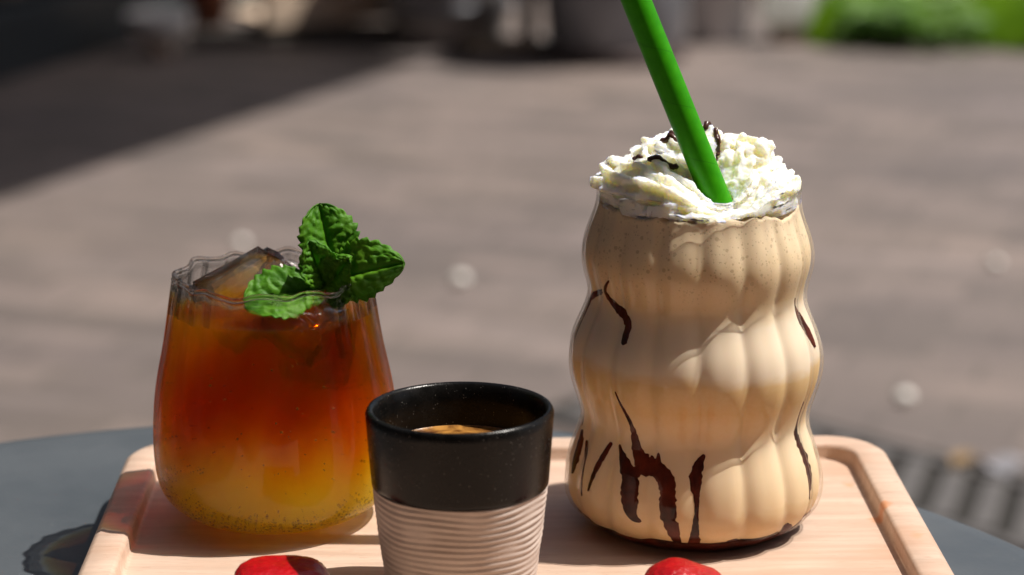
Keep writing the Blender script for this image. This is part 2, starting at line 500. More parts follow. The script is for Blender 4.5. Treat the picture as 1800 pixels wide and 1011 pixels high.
# big rectangular parasol added beyond the frame: its straight edge draws the shade line on the paving
ed = Vector((.644, 1.492, 0)).normalized(); en = Vector((-ed.y, ed.x, 0))
po = Vector((.623, 4.796, 3.0)) + ed * -.1 + en * .62
aw = thing('unseen_parasol', (po.x, po.y, 0), 'large grey rectangular cantilever parasol added out of view to shade the paving by the shopfront', 'parasol', rz=math.atan2(ed.y, ed.x))
HX0, HX1, HY = -1.7, 2.13, .62
V = [(HX0, -HY, 3), (HX1, -HY, 3), (HX1, HY, 3), (HX0, HY, 3), (-.7, 0, 3.30), (.7, 0, 3.30)]
V += [(x, y, z - .006) for x, y, z in V]
Fq = [(0, 1, 5, 4), (1, 2, 5), (2, 3, 4, 5), (3, 0, 4)]
Fq += [tuple(k + 6 for k in f[::-1]) for f in Fq] + [(k, k + 6, (k + 1) % 4 + 6, (k + 1) % 4) for k in range(4)]
obj('canopy', (V, Fq), M['canopy'], aw, False)
for x, y in ((HX0, -HY), (HX1, -HY), (HX1, HY), (HX0, HY)):
    obj('rib', tube([(-.7 if x < 0 else .7, 0, 3.27), (x, y, 2.98)], .012, 6), M['steel'], aw)
obj('hub', tube([(-.75, 0, 3.26), (.75, 0, 3.26)], .02, 8), M['steel'], aw)
obj('pole', tube([(-1.5, 1.5, 0), (-1.5, 1.5, 3.3)], .035, 12), M['steel'], aw)
obj('arm', tube([(-1.5, 1.5, 2.9), (-.5, .6, 3.55), (0, 0, 3.55), (0, 0, 3.27)], .025, 8), M['steel'], aw)
obj('base', box((-1.5, 1.5, .05), (.6, .6, .1), bev=.01), M['dark_frame'], aw, False)

ob = thing('added_building', (-3, -1.4, 0), 'brick building added out of view behind the camera to block sky light', 'building')  # added unseen behind the camera to cut sky fill and darken reflections
obj('wall', box((0, -.5, 4.0), (22, 1.0, 8.0)), M['brick_wall'], ob, False)
wf = obj('window', box((0, .02, 0), (1.1, .08, 1.7), bev=.01), M['shop_glass'], ob, False)
for k in range(16):
    (wf if k == 0 else copy_part(wf, ob)).location = (-9.6 + 2.4 * (k % 8), 0, 1.6 + 3.0 * (k // 8))

# ---- planters and bits behind
def pot(name, loc, label, cat, prof, m, group=None, soil_z=None, n=56, ridge=None):
    t_ = thing(name, loc, label, cat, group)
    obj('pot_body', lathe(prof, n), m, t_)
    if soil_z: obj('soil', lathe([(0, soil_z), (soil_z_r(prof, soil_z), soil_z - .004)], 32), M['soil'], t_)
    return t_
def soil_z_r(prof, z):
    return max(r for r, zz in prof if r > 0) * .86
def barrel(r0, r1, h, lip=.012):
    return [(0, .004), (r0 * .96, .004), (r0, .012), (r0 + (r1 - r0) * .5 + .006, h * .5), (r1, h - .03), (r1 + lip, h - .025), (r1 + lip, h), (r1 - .02, h), (r1 - .03, h - .06), (r1 * .86, h - .08), (0, h - .08)]
bp = pot('round_planter', (-.185, 6.83, 0), 'large dark round planter standing in the shade beside the pale crate', 'planter', barrel(.165, .215, .46), M['barrel'])
for z in (.10, .27): obj('hoop', lathe([(.205 - .02 * (z < .2), z), (.212 - .02 * (z < .2), z), (.212 - .02 * (z < .2), z + .03), (.205 - .02 * (z < .2), z + .03)], 48), M['zinc'], bp)
zp = pot('round_planter', (.285, 6.53, 0), 'large zinc round planter right behind the green straw, sunlit on its right side', 'planter', barrel(.185, .225, .50), M['zinc'])
obj('base_ring', lathe([(.15, .0), (.197, .0), (.200, .006), (.200, .034), (.192, .04), (.15, .04)], 56), M['rust'], zp)
for z in (.30,): obj('hoop', lathe([(.205, z), (.218, z), (.218, z + .03), (.205, z + .03)], 48), M['barrel'], zp)

tag(obj('plank', box((-.02, 6.60, .022), (.215, .11, .036), Matrix.Rotation(R(18), 3, 'Z'), .004), M['plank'], smooth=False), 'short tan plank lying on the paving between the two round planters', 'plank')
st = thing('metal_stand', (.045, 6.75, 0), 'thin grey upright stand between the two round planters', 'stand')
obj('upright', box((0, 0, .27), (.052, .03, .5), bev=.004), M['steel'], st, False)
obj('foot', box((0, 0, .012), (.11, .09, .02), bev=.003), M['steel'], st, False)

tag(obj('shade_slab', box((-.60, 6.87, .016), (.66, .30, .028), Matrix.Rotation(R(4), 3, 'Z'), .004), M['dark_wall'], smooth=False), 'dark flat slab added under the pale slatted crate in place of shade on the paving', 'slab')  # added slab, its dark colour stands in for shade on the paving
cr = thing('wooden_crate', (-.60, 7.0, .03), 'pale pine slatted crate against the dark fence left of the dark planter', 'crate', rz=R(30))
obj('base_board', box((0, -.155, .062), (.43, .018, .085), bev=.003), M['crate'], cr, False)
for x in (-.2, .2): obj('corner_post', box((x, -.14, .20), (.034, .03, .36), bev=.003), M['crate'], cr, False)
sl = obj('slat', box((0, 0, 0), (.052, .014, .26), bev=.003), M['crate'], cr, False)
for k, x in enumerate((-.150, -.045, .035, .115)):
    (sl if k == 0 else copy_part(sl, cr)).location = (x, -.155, .235)
obj('crate_floor', box((0, 0, .03), (.40, .28, .016)), M['crate'], cr, False)
obj('top_rail', box((0, -.155, .385), (.43, .018, .05), bev=.003), M['crate'], cr, False)
tp = pot('terracotta_pot', (-.90, 6.95, 0), 'reddish terracotta pot at the left end of the pale crate', 'pot',
         [(0, .003), (.045, .003), (.048, .008), (.066, .13), (.076, .13), (.078, .165), (.066, .165), (.060, .14), (0, .13)], M['terracotta'])
wp = thing('flower_bowl', (-.985, 6.55, 0), 'low grey white bowl standing on a beige clay foot by the dark shopfront', 'bowl')
obj('foot', lathe([(0, .002), (.036, .002), (.04, .006), (.033, .03), (.030, .044), (0, .044)], 32), M['saucer'], wp)
obj('bowl', lathe([(0, .042), (.032, .043), (.070, .058), (.090, .090), (.094, .122), (.088, .122), (.082, .095), (.06, .07), (0, .062)], 40), M['enamel'], wp)
tb = thing('stone_trough', (-1.19, 6.98, 0), 'greenish grey stone trough against the dark shopfront', 'trough', rz=ang - R(90))
bm = bmesh.new(); bm_box(bm, (0, -.08, .10), (.16, .16, .13), None, .012); obj('trough_body', bm, M['moss'], tb, False)
bm = bmesh.new(); bm_box(bm, (0, -.08, .017), (.08, .12, .034), None, .004); obj('foot', bm, M['dark_frame'], tb, False)

gp = pot('square_pot', (.60, 6.86, 0), 'pale grey round pot right of the zinc planter', 'pot',
         [(0, .003), (.078, .003), (.084, .01), (.098, .2), (.105, .2), (.105, .24), (.09, .24), (.085, .2), (0, .19)], M['pale_pot'])
gp.name = 'grey_pot'
wc = thing('white_watering_can', (.80, 6.84, 0), 'white plastic watering can standing at the edge of the grass', 'watering can', rz=R(12))
obj('body', lathe([(0, .055), (.066, .055), (.072, .062), (.074, .20), (.066, .215), (.06, .215), (.058, .20), (0, .19)], 40), M['white'], wc)
obj('handle', tube([(-.06, 0, .21), (-.06, 0, .28), (0, 0, .31), (.055, 0, .27), (.058, 0, .21)], .008, 8), M['white'], wc)
obj('spout', tube([(.066, 0, .09), (.12, 0, .16), (.15, 0, .225)], [.016, .012, .010], 10), M['white'], wc)
obj('base', lathe([(0, .002), (.05, .002), (.052, .05), (0, .054)], 24), M['plank'], wc)

# ---- grass verge
def blades(n, name, xr, yf, hh, ww, m, segs=3, spread=.5):
    V, Fc = [], []
    while len(Fc) < n * segs:
        x = rng.uniform(*xr); y0 = 6.85 - (x - .8) * .34 + .22 * mn.noise(Vector((x * 5, 0, 3)))
        y = y0 + abs(rng.normal(0, 1)) * yf + rng.uniform(-.03, .03)
        d = mn.noise(Vector((x * 4, y * 4, 1)))
        if d < .0 and rng.random() < .75: continue
        h = hh * rng.uniform(.5, 1.3) * (1 + .6 * d); w = ww * rng.uniform(.6, 1.3)
        a = rng.uniform(0, 6.283); ca, sa = math.cos(a), math.sin(a)
        b = rng.uniform(0, 6.283); lean = rng.uniform(.1, 1) * spread
        base = len(V)
        for s in range(segs + 1):
            q = s / segs; ww_ = w * (1 - q) ** .7 if s < segs else 0.0002
            cx = x + math.cos(b) * h * lean * q * q; cyy = y + math.sin(b) * h * lean * q * q
            z = .004 + h * (q - .25 * lean * q * q)
            V.append((cx - ca * ww_, cyy - sa * ww_, z)); V.append((cx + ca * ww_, cyy + sa * ww_, z))
        for s in range(segs):
            k = base + 2 * s
            Fc.append((k, k + 1, k + 3, k + 2))
    return tag(obj(name, (V, Fc), m), kind='stuff')
tag(blades(26000, 'grass', (.86, 2.4), .55, .085, .0035, M['grass']), 'bright green sunlit grass at the far right edge of the paving', 'grass')
def weed_mesh():
    V, Fc = [], []
    for i in range(1500):
        cxy = rng.uniform(.95, 2.0)
        x = cxy; y = 6.74 - (x - .8) * .34 + abs(rng.normal(0, .25))
        if mn.noise(Vector((x * 6, y * 6, 9))) < .05: continue
        h = rng.uniform(.015, .12); a = rng.uniform(0, 6.283); L = rng.uniform(.03, .075); tilt = rng.uniform(-.2, .9)
        dx, dy = math.cos(a), math.sin(a); b = len(V); c0 = Vector((x, y, h))
        for q, w in ((0, .15), (.35, 1), (.7, .8), (1, .02)):
            p = c0 + Vector((dx, dy, tilt * (1 - .5 * q))) * L * q
            V.append(p + Vector((-dy, dx, .1)) * L * .35 * w); V.append(p + Vector((dy, -dx, .1)) * L * .35 * w)
        for s in range(3): Fc.append((b + 2 * s, b + 2 * s + 1, b + 2 * s + 3, b + 2 * s + 2))
    return V, Fc
tag(obj('ground_cover', weed_mesh(), M['weed']), 'broad pale green weed leaves among the grass', 'weeds', kind='stuff')
dd = thing('dandelion', (1.33, 7.02, 0), 'yellow dandelion flower standing in the grass', 'flower')
obj('stem', tube([(0, 0, 0), (.004, 0, .08), (.002, .003, .15)], .0025, 6), M['weed'], dd)
obj('flower_head', lathe([(0, .146), (.012, .150), (.024, .162), (.019, .170), (0, .172)], 20, lambda th, r, z, i: (r * (1 + .12 * math.sin(9 * th)), z)), M['petal'], dd)

# ---- pebbles and litter on the paving
pb = None
for x, y, r, lab in ((-.089, 3.951, .0115, 'white pebble on the paving between the tumbler and the milkshake'),
                     (.567, 3.256, .0105, 'white pebble on the paving above the drain grate'),
                     (-.498, 4.228, .0100, 'white pebble on the paving behind the tumbler rim'),
                     (.861, 4.075, .0085, 'white pebble on the paving near the right edge of the photo')):
    bm = bmesh.new(); bmesh.ops.create_icosphere(bm, subdivisions=3, radius=1)
    o = obj('pebble', bm, M['pebble'])
    o.scale = (r * 1.25, r * 1.1, r * .95); o.location = (x, y, r * .85); o.rotation_euler = (0, 0, random.uniform(0, 3))
    tag(o, lab, 'pebble', 'white pebbles scattered on the paving')

# ---- drain grate
gd = Vector((.72, -.69, 0)).normalized()
dg = thing('drain_grate', (.568, 2.820, 0), 'pale iron drain grate with dark slots let into the paving at the right', 'drain', rz=math.atan2(gd.y, gd.x))
obj('channel', box((.1, 0, .003), (1.5, .17, .004)), M['iron_dark'], dg, False)
for s, nm in ((.1, 'edge_rail'), (-.1, 'edge_rail')):
    obj(nm, box((.1, s, .006), (1.5, .022, .012), bev=.002), M['iron'], dg, False)
obj('edge_gap', box((.1, .128, .003), (1.5, .030, .0035)), M['iron_dark'], dg, False)
bar = obj('bar', box((0, 0, .007), (.030, .185, .010), Matrix.Rotation(R(27), 3, 'Z'), .002), M['iron'], dg, False)
for k in range(22):
    (bar if k == 0 else copy_part(bar, dg)).location = (-.62 + .060 * k, 0, 0)
bm = bmesh.new(); bmesh.ops.create_grid(bm, x_segments=6, y_segments=5, size=.5)
for v in bm.verts: v.co = Vector((v.co.x * .05, v.co.y * .045, .018 + .006 * math.sin(v.co.x * 7) + .005 * math.cos(v.co.y * 6 + v.co.x * 3)))
pp = obj('paper_scrap', bm, M['paper']); pp.location = (.640, 2.93, .0); pp.rotation_euler = (0, 0, R(30))
pp.modifiers.new('thickness', 'SOLIDIFY').thickness = .001
tag(pp, 'crumpled greyish paper scrap lying beside the drain grate', 'paper')
bm = bmesh.new(); bmesh.ops.create_grid(bm, x_segments=6, y_segments=6, size=.5)
for v in bm.verts:
    w = math.sqrt(max(0.02, 1 - (2 * v.co.x) ** 2)); v.co = Vector((v.co.x * .05, v.co.y * .026 * w, .010 + .012 * (2 * v.co.y) ** 2))
dl = obj('dry_leaf', bm, M['dry_leaf']); dl.location = (.592, 2.945, 0); dl.rotation_euler = (0, 0, R(55))
dl.modifiers.new('thickness', 'SOLIDIFY').thickness = .0008
tag(dl, 'curled brown dry leaf left of the paper scrap by the drain grate', 'leaf')

# ------------------------------------------------------------------ table and board
tbl = thing('cafe_table', (-.073, .613, 0), 'round dark slate grey cafe table under the wooden board', 'table')
TR = .286
obj('table_top', lathe([(0, .692), (TR - .012, .692), (TR - .003, .695), (TR, .701), (TR, .711), (TR - .0015, .7165), (TR - .0055, .7195), (TR - .012, .7200), (.12, .7200), (0, .7200)], 160), M['table'], tbl)
obj('column', lathe([(0, .03), (.03, .03), (.03, .69), (0, .69)], 32), M['dark_frame'], tbl)
obj('foot', lathe([(0, 0), (.2, 0), (.205, .008), (.19, .016), (.05, .032), (0, .034)], 64), M['dark_frame'], tbl)

BROT = R(1.4)
brd = thing('serving_board', (0, .70, .7201), 'pale wooden serving board with a raised rounded rim under the drinks', 'board', rz=BROT)
def rrect(x0, x1, y0, y1, r, n=10):
    pts = []
    for cx, cyy, a0 in ((x1 - r, y0 + r, -90), (x1 - r, y1 - r, 0), (x0 + r, y1 - r, 90), (x0 + r, y0 + r, 180)):
        for k in range(n + 1):
            a = R(a0 + 90 * k / n); pts.append((cx + r * math.cos(a), cyy + r * math.sin(a)))
    return pts
X0, X1, Y0, Y1, RC = -.1345, .1360, -.20, .1145, .021
def board_mesh():
    H_ = .0184; fl = .0127; V, Fc = [], []
    def lay(ins, z, r): 
        b = len(V)
        for p in rrect(X0 + ins, X1 - ins, Y0 + ins, Y1 - ins, max(r, .002)): V.append((*p, z))
        return b
    L = [(.003, 0, RC - .003), (.0006, .0025, RC - .0006), (0, .005, RC), (0, H_ - .0035, RC), (.0008, H_ - .0012, RC - .0008), (.0028, H_, RC - .0028),
         (.0105, H_, RC - .0090), (.0117, H_ - .0006, RC - .0095), (.0121, H_ - .0018, RC - .0098), (.0124, fl + .0010, RC - .010), (.0129, fl + .0002, RC - .0103), (.0138, fl, RC - .011)]
    bs = [lay(*l) for l in L]; n = len(rrect(0, 1, 0, 1, .1))
    for a, b in zip(bs[:-1], bs[1:]):
        for k in range(n):
            k2 = (k + 1) % n; Fc.append((a + k, a + k2, b + k2, b + k))
    Fc.append(tuple(bs[0] + k for k in range(n - 1, -1, -1)))
    Fc.append(tuple(bs[-1] + k for k in range(n)))
    return V, Fc
bo = obj('board', board_mesh(), M['wood'], brd)
bo.data.polygons[len(bo.data.polygons) - 1].use_smooth = False
bo.data.polygons[len(bo.data.polygons) - 2].use_smooth = False
bo.name = 'board_body'
ZF = .7201 + .0127 + .0001

# ------------------------------------------------------------------ tumbler with the iced drink
TX, TY = -.0786, .7480
tum = thing('tumbler', (TX, TY, ZF), 'ribbed glass tumbler of amber iced drink with a mint sprig at the left', 'glass')
tz = [0, .0015, .004, .0075, .0121, .0165, .0235, .036, .0458, .0595, .0721, .0807]
tr_ = [.0185, .0252, .0312, .0358, .0386, .0397, .0403, .0400, .0388, .0360, .0337, .0321]
NR = 24
def t_out(z): return spline(tz, tr_, z)
zs = np.linspace(0, .0807, 46)
ro = t_out(zs)
def rib(th, z, amt):
    k = min(1, max(0, (z - .012) / .03)); top = min(1, max(0, (z - .060) / .02))
    return 1 + amt * (.55 * k + .85 * top) * math.cos(NR * th)
def rimw(th, z):
    top = max(0, (z - .066) / .0147)
    return z + top * (.0007 * math.cos(12 * th + .6) + .0005 * math.sin(5 * th) + .0007 * mn.noise(Vector((math.cos(th) * 4, math.sin(th) * 4, 2))))
wall = .0011
prof_o = [(0, .0008)] + [(r, z) for r, z in zip(ro, zs)]
prof_rim = [(ro[-1] + .0002, .0809), (ro[-1] + .0001, .0814), (ro[-1] - .0003, .0818), (ro[-1] - .0008, .0819), (ro[-1] - .0013, .0817), (ro[-1] - .0016, .0812)]
zi = np.linspace(.0800, .0042, 44)
prof_i = [(max(.002, float(t_out(z)) - wall), z) for z in zi] + [(.012, .0034), (0, .0034)]
no = len(prof_o) + 1
def f_t(th, r, z, i):
    a = .016 if i < no else .010
    return r * rib(th, z, a), rimw(th, z)
def wet_inside(o, rmax, ztop):
    """the inner wall below the filling level is index-matched by the drink: no reflection there"""
    o.data.materials.append(M['wet'])
    for pl in o.data.polygons:
        c = pl.center; th = math.atan2(c.x, -c.y)
        if c.z < ztop and math.hypot(c.x, c.y) < rmax(th, c.z): pl.material_index = 1
tg = obj('tumbler_glass', lathe(prof_o + prof_rim + prof_i, 240, f_t), M['glass'], tum)
wet_inside(tg, lambda th, z: float(t_out(z)) * rib(th, z, .013) - wall * .5 if z > .0021 else 0.0, .0716)
def ring(r, z, rad, f, n=240, m=12):
    V, Fc = [], []
    for k in range(n):
        th = 2 * math.pi * k / n; rr, zz = f(th, r, z)
        for j in range(m):
            a = 2 * math.pi * j / m; q = rr + rad * math.cos(a)
            V.append((q * math.sin(th), -q * math.cos(th), zz + rad * math.sin(a)))
    for k in range(n):
        for j in range(m):
            Fc.append((k * m + j, ((k + 1) % n) * m + j, ((k + 1) % n) * m + (j + 1) % m, k * m + (j + 1) % m))
    return V, Fc
obj('rim', ring(ro[-1] - .0007, .0823, .0009, lambda th, r, z: (r * rib(th, .0807, .010), rimw(th, z))), M['rim'], tum)
ZL = .0718
zd = np.linspace(ZL, .0042, 40)
prof_d = [(0, ZL - .0002), (.02, ZL - .0002), (float(t_out(ZL)) - wall - .0016, ZL - .0002), (float(t_out(ZL)) - wall - .0006, ZL + .0004)] + \
         [(float(t_out(z)) - wall - .0004, z) for z in zd[1:]] + [(.012, .0038), (0, .0038)]
prof_d = prof_d[::-1]
obj('iced_drink', lathe(prof_d, 160, lambda th, r, z, i: (r * rib(th, z, .006), z)), M['drink'], tum)
# bubbles clinging inside the wall near the bottom
V, Fc = [], []
ico = bmesh.new(); bmesh.ops.create_icosphere(ico, subdivisions=2, radius=1)
iv = [v.co.copy() for v in ico.verts]; ico.verts.ensure_lookup_table(); iff = [tuple(v.index for v in f.verts) for f in ico.faces]; ico.free()
for i in range(620):
    th = rng.uniform(-1.7, 1.7)
    z = .0055 + abs(rng.normal(0, .0035)) if i < 430 else rng.uniform(.008, .062)
    r = float(rng.choice([.00020, .00028, .00038, .0005], p=[.4, .34, .2, .06]))
    q = float(t_out(z)) - wall - .0011 - r
    c = Vector((q * math.sin(th), -q * math.cos(th), z)); b = len(V)
    V += [c + p * r for p in iv]; Fc += [tuple(b + k for k in f) for f in iff]
t = NT('bubble')
fac = t.n('LayerWeight', Blend=.5).outputs['Facing']
mx = t.n('MixShader'); t.set(mx.inputs[0], t.math('MULTIPLY_ADD', t.math('POWER', fac, 1.5), .55, .40))
t.set(mx.inputs[1], t.n('BsdfTransparent', Color=(1, 1, 1))); t.set(mx.inputs[2], t.bsdf((.20, .12, .03), .1))
bub = obj('bubbles', (V, Fc), t.surf(mx), tum)
bub['kind'] = 'stuff'

def ice(name, loc, s, rot, label, seed):
    bm = bmesh.new(); bmesh.ops.create_cube(bm, size=1)
    for v in bm.verts: v.co *= 1 + .18 * mn.noise(v.co * 3 + Vector((seed, 0, 0)))
    bmesh.ops.bevel(bm, geom=list(bm.edges), offset=.10, segments=3, affect='EDGES')
    bmesh.ops.subdivide_edges(bm, edges=list(bm.edges), cuts=2, use_grid_fill=True)
    for v in bm.verts: v.co += v.normal * (.10 * mn.noise(v.co * 3.2 + Vector((0, seed, 0))) + .05 * mn.noise(v.co * 8))
    for v in bm.verts: v.co = Vector((v.co.x * s[0], v.co.y * s[1], v.co.z * s[2]))
    o = obj(name, bm, M['ice'])
    o.location = loc; o.rotation_euler = rot
    return tag(o, label, 'ice cube', 'ice cubes in the tumbler')
ice('ice_cube', (TX - .0085, TY + .004, ZF + .0735), (.030, .021, .020), (R(24), R(-24), R(30)), 'large clear ice cube standing out of the drink at the left', 1)
ice('ice_cube', (TX + .0110, TY - .014, ZF + .0700), (.021, .017, .017), (R(12), R(32), R(-20)), 'clear ice cube just under the front of the rim below the mint', 4)
ice('ice_cube', (TX + .0060, TY + .0165, ZF + .0745), (.021, .016, .015), (R(-14), R(18), R(10)), 'clear ice cube at the back of the tumbler behind the mint leaves', 12)
ice('ice_cube', (TX + .014, TY + .004, ZF + .056), (.022, .021, .022), (R(40), R(10), R(15)), 'ice cube sunk in the amber drink under the mint sprig', 8)

# ------------------------------------------------------------------ mint sprig
def leaf(name, base, tip, side, width, fold, curl, parent, seed, teeth=9, peak=.45):
    base, tip, side = Vector(base), Vector(tip), Vector(side)
    ax = tip - base; L = ax.length; ax.normalize()
    side = (side - ax * side.dot(ax)).normalized(); nrm = side.cross(ax)      # nrm: upper face
    nu, nv = 56, 33; V, Fc = [], []
    for i in range(nu + 1):
        u = i / nu
        w = (math.sin(math.pi * u ** (math.log(.5) / math.log(peak))) ** .58) * (1 - .15 * u) if 0 < u < 1 else 0
        w = width * .5 * (w + .02)
        saw = (u * teeth) % 1.0
        for j in range(nv):
            s = 2 * j / (nv - 1) - 1
            edge = abs(s) ** 3
            ww = w * (1 + .16 * edge * (saw - .45) * (1 + .6 * mn.noise(Vector((u * 9, s, seed + 3)))) * (1 if .08 < u < .97 else 0))
            lat = s * ww
            vein = (u * 7.5 - abs(s) * 1.3 + .45 * mn.noise(Vector((u * 5, s * 2.5, seed + 31))))
            q = abs(((vein) % 1.0) - .5) * 2                  # 1 on a side vein, 0 midway
            quilt = (1 - q ** 2) * (1 - abs(s) ** 4) * min(1, abs(s) * 5)
            bump = .00055 * quilt * (1 + .8 * mn.noise(Vector((u * 8, s * 4, seed + 7)))) + .0007 * mn.noise(Vector((u * 16 + seed, s * 9, seed))) * min(1, abs(s) * 3)
            h = fold * abs(lat) - .0008 * math.exp(-(s / .09) ** 2) + bump + curl * L * (u - u * u * 1.6) + .0012 * math.sin(u * 9 + seed + s * 2) * edge
            V.append(base + ax * (u * L + .012 * width * 0) + side * lat + nrm * h)
    for i in range(nu):
        for j in range(nv - 1):
            k = i * nv + j; Fc.append((k, k + 1, k + nv + 1, k + nv))
    o = obj(name, (V, Fc), M['leaf'], parent)
    sm = o.modifiers.new('thickness', 'SOLIDIFY'); sm.thickness = .00035; sm.offset = 0
    return o
MB = Vector((-.0600, .7380, .8130))
mint = thing('mint_sprig', MB, 'fresh green mint sprig standing in the tumbler rim', 'mint')
def rel(p): return Vector(p) - MB
lv = [((-.0570, .7395, .8150), (-.0622, .7440, .8398), (1, .40, .12), .0210, .32, .06, 2, 9, .62),
      ((-.0612, .7375, .8150), (-.0352, .7310, .8236), (0, -.50, -.86), .0215, .24, .12, 5, 9, .56),
      ((-.0600, .7365, .8140), (-.0848, .7245, .8120), (-.40, .62, .62), .0215, .18, .14, 9, 9, .62),
      ((-.0600, .7365, .8130), (-.0648, .7325, .8300), (.9, .3, .35), .0135, .45, .10, 13, 7, .55),
      ((-.0590, .7365, .8150), (-.0520, .7320, .8245), (.75, -.4, -.5), .0130, .40, .12, 17, 7, .5),
      ((-.0595, .7372, .8140), (-.0500, .7290, .8118), (.3, .7, .6), .0110, .25, .15, 23, 6, .5)]
for a in lv:
    leaf('leaf', rel(a[0]), rel(a[1]), a[2], a[3], a[4], a[5], mint, a[6], a[7], a[8])
obj('stem', tube([(0, 0, .003), (.0012, .001, -.004), (.003, .004, -.014), (.004, .006, -.025)], [.0011, .0012, .0012, .001], 8), M['stem'], mint)

# ------------------------------------------------------------------ espresso cup
cup = thing('espresso_cup', (-.0156, .673, ZF), 'small ceramic espresso cup with black glazed top and ridged clay base', 'cup')
cz = [0, .003, .0064, .0200, .0348, .0480, .0602]; crr = [.0210, .0222, .0228, .0246, .0261, .0271, .0280]
def c_out(z): return float(spline(cz, crr, z))
ZB = .0372
zg = np.linspace(ZB, .0588, 14)
pg = [(c_out(ZB) - .0008, ZB - .0004), (c_out(ZB) + .0001, ZB - .0003)] + [(c_out(z) + .00035, z) for z in zg[0:]] + \
     [(.02795, .0596), (.0276, .0602), (.0270, .0604), (.0264, .0602), (.0259, .0596)] + \
     [(c_out(z) - .0028, z) for z in np.linspace(.0575, .006, 16)] + [(.012, .004), (0, .004)]
def fg(th, r, z, i):
    k = 1 if i < 3 else 0
    w = mn.noise(Vector((math.cos(th) * 2, math.sin(th) * 2, 0)))
    return r * (1 + .004 * mn.noise(Vector((math.cos(th) * 1.3, math.sin(th) * 1.3, z * 60)))), z + k * .0005 * w + .0003 * math.sin(th + 1) * (z > .055)
obj('glazed_band', lathe(pg, 128, fg), M['glaze'], cup)
zc = np.linspace(ZB - .0006, 0.0, 90)
def fc(th, r, z, i):
    if z > ZB - .001 or z < .0012: return r, z
    a = mn.noise(Vector((math.cos(th) * 1.6, math.sin(th) * 1.6, z * 60)))
    ph = z / .0020 + .10 * math.sin(th * 1 + .4) + .5 * a
    rid = math.sin(2 * math.pi * ph)
    amp = .00022 * (1 + 1.3 * mn.noise(Vector((math.cos(th) * 2.3 + 7, math.sin(th) * 2.3, z * 160))))
    return r + amp * rid + .0002 * a, z
obj('clay_body', lathe([(0, .0005), (.0195, .0003)] + [(c_out(z), z) for z in zc[::-1]] + [(c_out(ZB) - .0012, ZB - .0005), (.02, ZB - .0006), (0, ZB - .0006)][:1], 160, fc), M['clay'], cup)
obj('espresso', lathe([(0, .0465), (.012, .0465), (c_out(.0465) - .0036, .0466), (c_out(.0465) - .0029, .0470)], 96,
     lambda th, r, z, i: (r, z)), M['crema'], cup)

# ------------------------------------------------------------------ milkshake jar
JX, JY = .0600, .7420
jar = thing('milkshake_jar', (JX, JY, ZF), 'tall wavy ribbed glass jar of milkshake topped with whipped cream at the right', 'jar')
jz = [0, .0025, .006, .0085, .0165, .0262, .033, .0379, .0418, .0496, .0573, .0651, .0727, .0794, .086, .0918, .1012, .1068, .1125]
jr = [.031, .0355, .0395, .0411, .0424, .0403, .0380, .0373, .0380, .0404, .0413, .0398, .0366, .0353, .0367, .0374, .0350, .0333, .0328]
def j_out(z): return spline(jz, jr, z)
NJ = 16; TH0 = R(-2.3)
def jrib(th, z):
    k = math.sqrt(math.cos(NJ / 2 * (th - TH0) + math.pi / 2) ** 2 * .975 + .025)
    bul = min(1, max(0, z / .008)) * min(1, max(0, (.1130 - z) / .014)) 
    d = .044 * bul
    return 1 - d * (1 - k) ** 1.6 + .011 * bul
def jsurf(th, z, off):
    r = float(j_out(min(max(z, 0), .1125))) * jrib(th, z) - off
    return Vector((r * math.sin(th), -r * math.cos(th), z))
zo = np.linspace(0, .1125, 76)
jo = [(0, .0012), (.026, .0008)] + [(float(j_out(z)), z) for z in zo]
jrm = [(.0330, .1127), (.0330, .1132), (.0327, .1136), (.0322, .1137), (.0317, .1135), (.0314, .1130)]
ji = [(float(j_out(z)) - .0009, z) for z in np.linspace(.1120, .0052, 66)] + [(.025, .0040), (0, .0040)]
jg = obj('jar_glass', lathe(jo + jrm + ji, 320, lambda th, r, z, i: (r * jrib(th, z), z)), M['jar_glass'], jar)
wet_inside(jg, lambda th, z: float(j_out(z)) * jrib(th, z) - .00045 if z > .0024 else 0.0, .1085)
ZM = .1080
zm = np.linspace(.0046, ZM, 110)
MOFF = .0012
pm = [(0, .0044), (.027, .0044)] + [(float(j_out(z)) - MOFF, z) for z in zm] + [(.029, ZM + .0006), (.012, ZM + .001), (0, ZM + .001)]
def fm(th, r, z, i):
    k = min(1, max(0, (z - .090) / .018))
    return r * jrib(th, z), z + k * (.0022 * mn.noise(Vector((math.cos(th) * 3.1, math.sin(th) * 3.1, 1))) + .0013 * mn.noise(Vector((math.cos(th) * 9, math.sin(th) * 9, 4))))
obj('milkshake', lathe(pm, 320, fm), M['milk'], jar)

